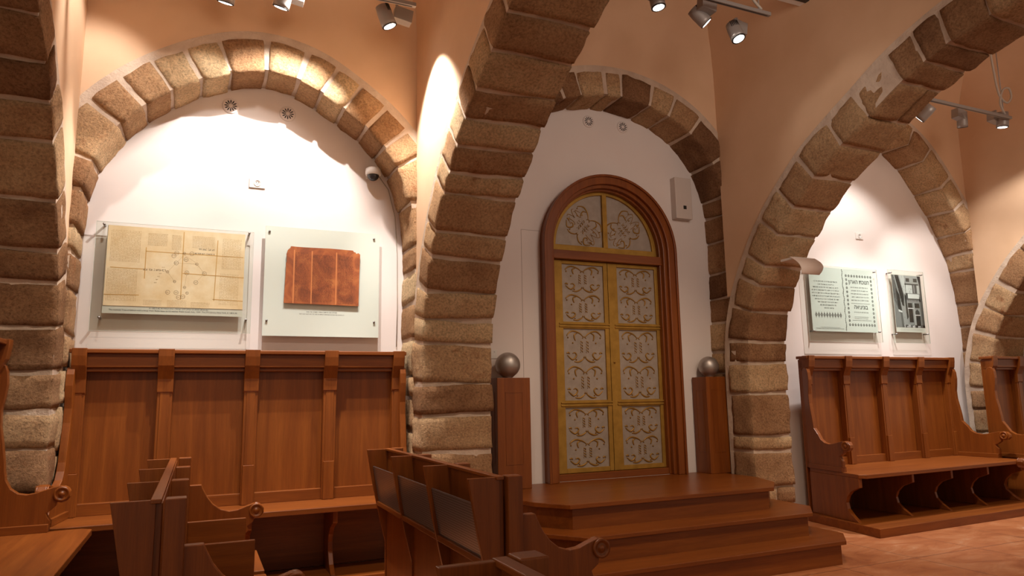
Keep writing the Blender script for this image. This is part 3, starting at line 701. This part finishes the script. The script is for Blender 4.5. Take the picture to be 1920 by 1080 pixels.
# panel 2: brown page on pale acrylic
t, Y = panel('mounted_page', 'brown ragged manuscript page on a pale green plate above the long bench', .46, 1.43, 1.925, 2.855, [(.49, 2.81), (1.38, 2.81), (1.39, 2.06), (.49, 2.05)], mat=FROST)
X0, Z0 = .46, 1.925
pg = [(.62, 2.2), (.63, 2.5), (.628, 2.54), (.635, 2.56), (.63, 2.62), (.64, 2.655), (.66, 2.675), (.665, 2.69), (.72, 2.688), (.80, 2.688), (1.0, 2.692), (1.19, 2.688), (1.2, 2.675), (1.215, 2.672), (1.22, 2.66), (1.24, 2.668), (1.255, 2.655), (1.25, 2.45), (1.248, 2.195), (1.0, 2.197)]
MB().prism([(a-X0, b-Z0) for a, b in pg], 'xz', Y-.022, Y-.018).build('leather_page', LEATHER, t)
m = MB(); y = Y-.0225
for (a, b, z0, z1) in ((.705, .825, 2.22, 2.64), (.845, 1.025, 2.22, 2.63), (1.065, 1.20, 2.21, 2.63)):
    z = z0
    while z < z1: ink(m, a-X0, b-X0-rnd.uniform(0, .01), z-Z0, .0068, rnd, y, (.07, .02, .01), 5); z += .0125
for a in (.69, .838, 1.045): quad(m, a-X0, 2.2-Z0, a-X0+.010, 2.66-Z0, y+.0002, (.55, .20, .06))
m.build('handwriting', PRINT, t)['kind'] = 'stuff'
m = MB(); ink(m, .81-X0, 1.07-X0, 2.128-Z0, .009, rnd, Y-.0006, (.08, .08, .07), 7); ink(m, .75-X0, 1.13-X0, 2.110-Z0, .007, rnd, Y-.0006, (.08, .08, .07), 9); m.build('caption', PRINT, t)
# panel 3: printed sheet
t, Y = panel('mounted_print', 'pale printed sheet with a chain border in the right recess', 6.58, 7.81, 1.98, 2.90, [(7.77, 2.87), (7.77, 2.11), (6.66, 2.10), (6.66, 2.87)], mat=GLASS)
X0, Z0 = 6.58, 1.98
MB().box((6.65-X0, Y+.008, 2.10-Z0), (7.75-X0, Y+.014, 2.885-Z0)).build('print_sheet', PALE, t)
m = MB(); y = Y+.007; K = (.05, .05, .05)
def chain(x0, z0, x1, z1, n):
    for i in range(n):
        f = i/(n-1); ring(m, x0+(x1-x0)*f-X0, z0+(z1-z0)*f-Z0, .0155, .006, y, K, 12); ring(m, x0+(x1-x0)*f-X0, z0+(z1-z0)*f-Z0, .006, .0025, y, K, 8)
chain(7.27, 2.80, 7.70, 2.80, 10); chain(7.27, 2.19, 7.70, 2.19, 10); chain(7.27, 2.75, 7.27, 2.24, 11); chain(7.70, 2.75, 7.70, 2.24, 11)
quad(m, 7.32-X0, 2.455-Z0, 7.65-X0, 2.458-Z0, y, K); quad(m, 7.32-X0, 2.245-Z0, 7.65-X0, 2.248-Z0, y, K)
for i, z in enumerate((2.65, 2.61, 2.57, 2.53, 2.49)): ink(m, 7.33-X0+.01*(i % 2), 7.64-X0, z-Z0, .013, rnd, y, K, 5)
ink(m, 7.36-X0, 7.62-X0, 2.34-Z0, .013, rnd, y, K, 4); ink(m, 7.36-X0, 7.6-X0, 2.285-Z0, .008, rnd, y, K, 8); ink(m, 7.36-X0, 7.6-X0, 2.265-Z0, .008, rnd, y, K, 8)
for i in range(34):   # flowering stem between the two pages
    z = 2.87-i*.0225; x = 7.205+.006*math.sin(i*1.3); ring(m, x-X0, z-Z0, rnd.uniform(.006, .011), .004, y, K, 7); quad(m, x-X0-.0015, z-Z0-.02, x-X0+.0015, z-Z0, y, K)
ws = [(6.72, 7.12), (6.78, 7.06), (6.7, 7.12), (6.68, 7.13), (6.68, 7.13), (6.68, 7.14), (6.72, 7.12), (6.76, 7.1), (6.80, 7.08), (6.86, 7.03)]
for i, (a, b) in enumerate(ws): ink(m, a-X0, b-X0, 2.70-.036*i-Z0, .014, rnd, y, K, 5)
for i in range(10):
    cx, cz = 6.72+i*.045, 2.30; poly(m, [(cx-.017-X0, cz-Z0), (cx-X0, cz-.042-Z0), (cx+.017-X0, cz-Z0), (cx-X0, cz+.042-Z0)], y, (.28, .28, .27)); ring(m, cx-X0, cz-Z0, .018, .006, y-.0002, K, 10)
ink(m, 6.78-X0, 7.1-X0, 2.145-Z0, .006, rnd, y, K, 9); ink(m, 6.70-X0, 7.16-X0, 2.13-Z0, .008, rnd, y, K, 9)
m.build('printing', PRINT, t)['kind'] = 'stuff'
text_mesh('\u05df\u05d5\u05e8\u05d0\u05d4 \u05ea\u05db\u05d5\u05e0\u05d7', .07, 7.485-X0, 2.705-Z0, y, t, 'heading', bold=.0008)
text_mesh('\u05d4\u05d0\u05d9\u05e6\u05d9\u05e0\u05d5\u05d1', .07, 7.485-X0, 2.39-Z0, y, t, 'heading', bold=.0008)
# panel 4: street photograph
t, Y = panel('mounted_photograph', 'narrow black and white street photograph in the right recess', 8.02, 8.69, 1.98, 2.92, [(8.07, 2.88), (8.65, 2.88), (8.66, 2.10), (8.07, 2.09)], mat=GLASS)
X0, Z0 = 8.02, 1.98
MB().box((8.09-X0, Y+.008, 2.12-Z0), (8.63-X0, Y+.014, 2.87-Z0)).build('photo_mount', simple('white_card', (.68, .67, .63), .6), t)
m = MB(); y = Y+.0075; a0, b0, aw, bh = 8.09-X0, 2.18-Z0, .54, .68
def G(pts, g, lay=0): poly(m, [(a0+u*aw, b0+v*bh) for u, v in pts], y-lay*.0004, (g, g*1.03, g*1.06))
def GR(u0, v0, u1, v1, g, lay=1): G([(u0, v0), (u1, v0), (u1, v1), (u0, v1)], g, lay)
GR(0, 0, 1, 1, .30, 0)
G([(0, 1), (0, 0), (.28, 0), (.25, .35), (.16, .7), (.06, 1)], .10, 1); G([(.0, .55), (.0, 0), (.2, 0), (.19, .25)], .20, 2)
G([(.10, .75), (.21, .62), (.24, .30), (.13, .32)], .02, 2); G([(.13, .34), (.25, .31), (.25, .28), (.13, .30)], .65, 3)
G([(.10, 1), (.22, 1), (.36, .62), (.34, .4), (.28, .42)], .025, 2); G([(.26, 1), (.42, 1), (.46, .85), (.44, .55), (.38, .6)], .55, 2); G([(.38, .66), (.43, .6), (.46, .2), (.40, .15)], .03, 3)
GR(.44, .83, 1, 1, .38, 2); GR(.48, .88, .60, .95, .05, 3); GR(.74, .88, .87, .95, .05, 3); GR(.42, .82, .90, .845, .06, 3); GR(.44, .66, .68, .82, .62, 2); GR(.68, .66, .84, .82, .10, 3); GR(.73, .67, .75, .82, .4, 4); GR(.84, .66, .93, .82, .5, 3); GR(.5, .56, .9, .645, .72, 3); GR(.42, .56, .5, .66, .08, 3)
GR(.42, .50, .93, .56, .09, 3)
for i in range(9): GR(.45+i*.05, .49, .475+i*.05, .53, .3, 4)
GR(.42, .05, .93, .5, .27, 2); GR(.47, .38, .62, .47, .03, 3); GR(.70, .38, .87, .47, .03, 3); GR(.48, .10, .62, .36, .02, 3); GR(.45, .36, .66, .375, .6, 4)
G([(.70, .25), (.86, .25), (.85, .31), (.78, .355), (.71, .31)], .05, 3); GR(.69, .235, .88, .25, .55, 4); GR(.72, .03, .87, .23, .02, 3); GR(.66, .05, .70, .48, .42, 3); GR(.89, .05, .93, .6, .15, 3); GR(.93, 0, 1, 1, .07, 3)
G([(.88, 1), (1, 1), (1, .9), (.95, .8)], .02, 4); GR(.25, 0, 1, .05, .04, 3)
for i in range(14): u = .28+i*.048; GR(u, .0, u+.028, rnd.uniform(.025, .06), rnd.choice((.5, .03, .65, .1)), 4)
for i in range(120):
    u, v = rnd.uniform(.02, .97), rnd.uniform(.02, .97); g = rnd.uniform(.03, .35); s = rnd.uniform(.004, .014); GR(u, v, u+s, v+s*2.2, g, 2)
m.build('photo_print', PRINT, t, label='black and white view of a narrow street')
m = MB(); ink(m, 8.17-X0, 8.6-X0, 2.155-Z0, .007, rnd, Y+.0074, (.2, .2, .2), 9); ink(m, 8.15-X0, 8.6-X0, 2.138-Z0, .006, rnd, Y+.0074, (.2, .2, .2), 9); m.build('caption', PRINT, t)

# ---------------------------------------------------------------- small wall fittings
def vent(x, z, label):
    t = thing('air_vent', label, 'vent', (x, W, z), 0, 'round slotted vents in the recess walls')
    Mx = Matrix.Rotation(PI/2, 4, 'X')
    MB().lathe([(.068, 0), (.068, .006), (.060, .012), (.001, .013)], 32, M=Mx).build('vent_disc', WHITE, t)
    m = MB()
    for k in range(12):
        a = 2*PI*k/12; d = Vector((math.cos(a), math.sin(a))); n_ = Vector((-d.y, d.x))
        P = [d*.016-n_*.0015, d*.038-n_*.0055, d*.05-n_*.003, d*.052, d*.05+n_*.003, d*.038+n_*.0055, d*.016+n_*.0015]
        m.prism([(p.x, p.y) for p in P], 'xz', -.0140, -.0125)
    m.build('slots', BLACK, t)
vent(.14, 3.90, 'round slotted vent under the left stone arch, the left one'); vent(.61, 3.90, 'round slotted vent under the left stone arch, the right one')
vent(3.69, 4.29, 'round slotted vent above the ark, the left one'); vent(4.12, 4.29, 'round slotted vent above the ark, the right one')
def socket(x0, x1, z0, z1, label):
    t = thing('wall_socket', label, 'socket', ((x0+x1)/2, W, (z0+z1)/2)); a, b = (x1-x0)/2, (z1-z0)/2
    MB().box((-a, -.012, -b), (a, 0, b)).build('plate', WPL, t, .003)
    s = MB(); Mx = Matrix.Translation((0, -.012, 0)) @ Matrix.Rotation(PI/2, 4, 'X'); s.lathe([(.03, 0), (.03, .004), (.024, .004), (.023, .001), (.001, .001)], 20, M=Mx); s.build('outlet', WPL, t)
    m = MB(); 
    for dx, dz in ((-.009, .004), (.009, .004), (0, -.01)): m.box((dx-.0025, -.0145, dz-.004), (dx+.0025, -.0125, dz+.004))
    m.build('contact_holes', BLACK, t)
socket(.315, .445, 3.195, 3.28, 'white wall socket above the parchment panel'); socket(7.57, 7.70, 3.30, 3.385, 'white wall socket above the printed sheet in the right recess')
t = thing('security_camera', 'white dome security camera under the left stone arch', 'camera', (1.36, W, 3.42))
MB().box((-.05, -.03, -.04), (.05, 0, .05)).build('mount', WPL, t, .01)
Mx = Matrix.Translation((0, -.09, -.005))
MB().lathe([(.001, .052), (.05, .05), (.066, .04), (.070, .02), (.070, -.012), (.060, -.018), (.001, -.018)], 32, M=Mx).build('housing', WPL, t)
MB().lathe([(.053, -.018)]+[(.053*math.cos(a*.157), -.018-.053*math.sin(a*.157)) for a in range(1, 10)]+[(.001, -.0712)], 28, M=Mx).build('dome', simple('smoked_dome', (.03, .03, .035), .08), t)
cb = MB().tube([tuple(p) for p in [Vector((1.42, W-.03, 3.42)), Vector((1.52, W-.012, 3.30)), Vector((1.585, W-.008, 3.05)), Vector((1.61, W-.008, 2.7)), Vector((1.615, W-.008, 2.2)), Vector((1.61, W-.008, 1.85))]], .004, 6).build('camera_cable', CABLE)
tag(cb, 'thin grey cable running down from the dome camera beside the stone pier', 'cable')
t = thing('wall_speaker', 'flat white wall box right of the ark above the pedestal', 'speaker', (4.83, W, 3.3))
MB().box((-.11, -.09, 0), (.11, 0, .47)).build('speaker_box', simple('warm_white_box', (.62, .55, .5), .5), t, .006)
MB().box((-.01, -.0925, .11), (.03, -.0895, .15)).build('badge', BLACK, t)
t = thing('wall_plaque', 'small white plaque on the wall above the left pedestal', 'plaque', (2.53, W, 1.75))
MB().box((-.085, -.008, 0), (.06, 0, .085)).build('plaque_plate', WPL, t, .001)
m = MB(); ink(m, .025, .052, .055, .012, rnd, -.0085, (.2, .15, .12), 3); m.build('plaque_mark', PRINT, t)
m = MB(); m.box((2.87, W-.003, .57), (2.873, W+.001, 3.04)); m.box((2.87, W-.003, 3.037), (3.08, W+.001, 3.04)); tag(m.build('wall_conduit', simple('grey_line', (.45, .38, .34), .8)), 'thin conduit line on the wall left of the ark', 'conduit')
# wall washer on the pier
t = thing('uplight', 'curved white uplight fixed to the right hand stone pier', 'lamp', (5.3, 5.02, 2.6))
m = MB(); n = 10; vs = []
for i in range(n+1):      # a sheet bent outwards towards its lower edge
    f = i/n; xl, xr = -.13+.005*f, .20-.10*f*f; zz = .085-.19*f; yy = -.04-.13*f-.05*math.sin(PI*f)
    vs += [(xl, yy, zz), (xr, yy, zz), (xl, yy+.008, zz), (xr, yy+.008, zz)]
fs = []
for i in range(n):
    a, b = 4*i, 4*i+4; fs += [(a, a+1, b+1, b), (a+2, b+2, b+3, a+3), (a, b, b+2, a+2), (a+1, a+3, b+3, b+1)]
fs += [(0, 2, 3, 1), (4*n, 4*n+1, 4*n+3, 4*n+2)]
m.add(vs, fs, 0, None, True); m.build('shade', simple('white_shade', (.74, .60, .52), .5), t)
MB().box((-.09, -.05, .06), (.16, .12, .085)).build('bracket', WPL, t, .003)

# ---------------------------------------------------------------- track lights
def track(x0, x1, y, z, label, drop=None):
    t = thing('light_track', label, 'light track', ((x0+x1)/2, y, z), 0, 'lighting tracks under the vaults'); h = (x1-x0)/2
    MB().box((-h, -.018, -.016), (h, .018, .016)).build('rail', GREY, t, .003)
    MB().box((-h+.03, -.006, -.0175), (h-.03, .006, -.016)).build('rail_slot', BLACK, t)
    for dx in ([h-.12] if drop is None else drop):
        MB().tube([(dx, 0, .016), (dx, 0, ZT-z if ZT-z < 1.3 else 1.3)], .006, 8).build('suspension_rod', GREY, t)
    return t
def lamp(x, y, z, aim, label, box=(.05, 0), power=0, ang=60, rad=.062, color=(1, .92, .85)):
    """spot head: centre of its lens at (x,y,z), aim = direction"""
    t = thing('track_spotlight', label, 'spotlight', (x, y, z), 0, 'track spotlights'); d = Vector(aim).normalized()
    Mx = d.to_track_quat('-Z', 'Y').to_matrix().to_4x4()
    L = .17
    MB().lathe([(rad, 0), (rad, .03), (rad*.97, L*.65), (rad*.86, L), (.001, L)], 32, M=Mx).build('lamp_head', GREY, t)
    MB().lathe([(rad*.99, -.005), (rad*1.01, 0), (rad*.98, .004), (rad*.86, .001), (rad*.86, -.004)], 32, M=Mx).build('rim', BLACK, t)
    MB().lathe([(rad*.87, -.004), (rad*.6, -.007), (.001, -.008)], 32, M=Mx).build('lens', LENS, t)
    m = MB()
    for k in range(6):
        a = k*.22+.3; q = Mx @ Matrix.Rotation(a, 4, 'Z'); m.box((rad*.86, -.003, L*.62), (rad*.99, .003, L*.98), M=q)
    m.build('cooling_slots', BLACK, t)
    bx = MB(); bx.box((-.075, -.042, .05), (.075, .042, .16), M=Matrix.Translation((box[0], box[1], .02)) @ Matrix.Rotation(.15, 4, 'Y')); bx.build('driver_box', GREY, t, .003)
    MB().tube([(box[0], box[1], .14), (box[0]*.6, box[1]*.6, .21)], .012, 10).build('swivel', GREY, t)
    if power:
        s = spot('spot_light', tuple(Vector((x, y, z))+d*.03), tuple(Vector((x, y, z))+d), power, ang, .5, .03, color)
    return t
# left bay
t1 = track(-.9, 1.43, 4.98, 4.46, 'light track over the left bay with grey spot heads')
lamp(.05, 5.32, 4.36, (-.15, .42, -1), 'grey spotlight cut by the top edge, first from the left', (-.09, -.1), 20, 100)
lamp(.44, 5.25, 4.37, (-.22, .42, -1), 'grey spotlight cut by the top edge, second from the left', (.085, 0), 30, 96)
lamp(1.28, 5.22, 4.38, (.42, .0, -1), 'grey spotlight at the top between the left arch and the thick stone arch', (.10, .03), 300, 84)
# middle bay
t2 = track(2.6, 4.37, 4.22, 4.62, 'light track in front of the ark bay')
lamp(3.38, 4.46, 4.60, (.12, -.1, -1), 'grey spotlight cut by the top edge near the thick stone arch', (-.10, 0), 30, 80)
lamp(3.86, 4.44, 4.55, (.75, -.25, -.8), 'grey spotlight under a square box, aimed sideways in front of the ark bay', (-.05, -.06), 8, 80, .058)
lamp(4.20, 4.43, 4.47, (.1, -.35, -1), 'grey spotlight at the right end of the middle track', (.02, .04), 40, 80)
# right bay
t3 = track(6.98, 8.40, 4.66, 4.46, 'light track hanging in the right hand bay')
lamp(7.93, 4.92, 4.38, (.35, .3, -1), 'grey spotlight in the middle of the right hand track', (-.10, -.03), 60, 80, .055)
lamp(8.40, 4.76, 4.39, (0, .15, -1), 'grey spotlight at the right end of the right hand track', (-.06, .05), 90, 85)
lamp(6.93, 4.74, 4.26, (-.25, .75, -.6), 'grey spotlight turned away at the left end of the right hand track', (.02, 0))
def cable(pts, tk):
    p0 = tk.location; MB().tube([tuple(p-p0) for p in spline(pts, 6)], .012, 8).build('flex_cable', CABLE, tk)
cable([(1.30, 4.98, 4.49), (1.20, 4.99, 4.55), (1.22, 4.97, 4.64), (1.34, 4.96, 4.66), (1.42, 4.97, 4.58), (1.36, 4.98, 4.50)], t1)
cable([(4.28, 4.22, 4.65), (4.18, 4.22, 4.74), (4.16, 4.21, 4.86), (4.24, 4.2, 4.95), (4.36, 4.2, 4.9), (4.34, 4.22, 4.8), (4.22, 4.22, 4.82), (4.14, 4.2, 5.0), (4.1, 4.2, 5.7)], t2)
cable([(8.30, 4.66, 4.49), (8.24, 4.66, 4.62), (8.30, 4.65, 4.78), (8.42, 4.65, 4.82), (8.46, 4.66, 4.72), (8.36, 4.66, 4.64), (8.24, 4.66, 4.72), (8.18, 4.65, 4.95), (8.08, 4.6, 5.3), (8.02, 4.5, 5.7)], t3)
t = thing('ceiling_vent', 'white slotted ceiling vent cut by the top edge right of the middle track', 'vent', (4.97, 4.41, 5.01), 0)
MB().box((-.28, -.10, 0), (.28, .10, .03)).build('vent_frame', WPL, t, .004)
MB().box((-.22, -.02, -.004), (.2, .03, .001)).build('slot', BLACK, t)
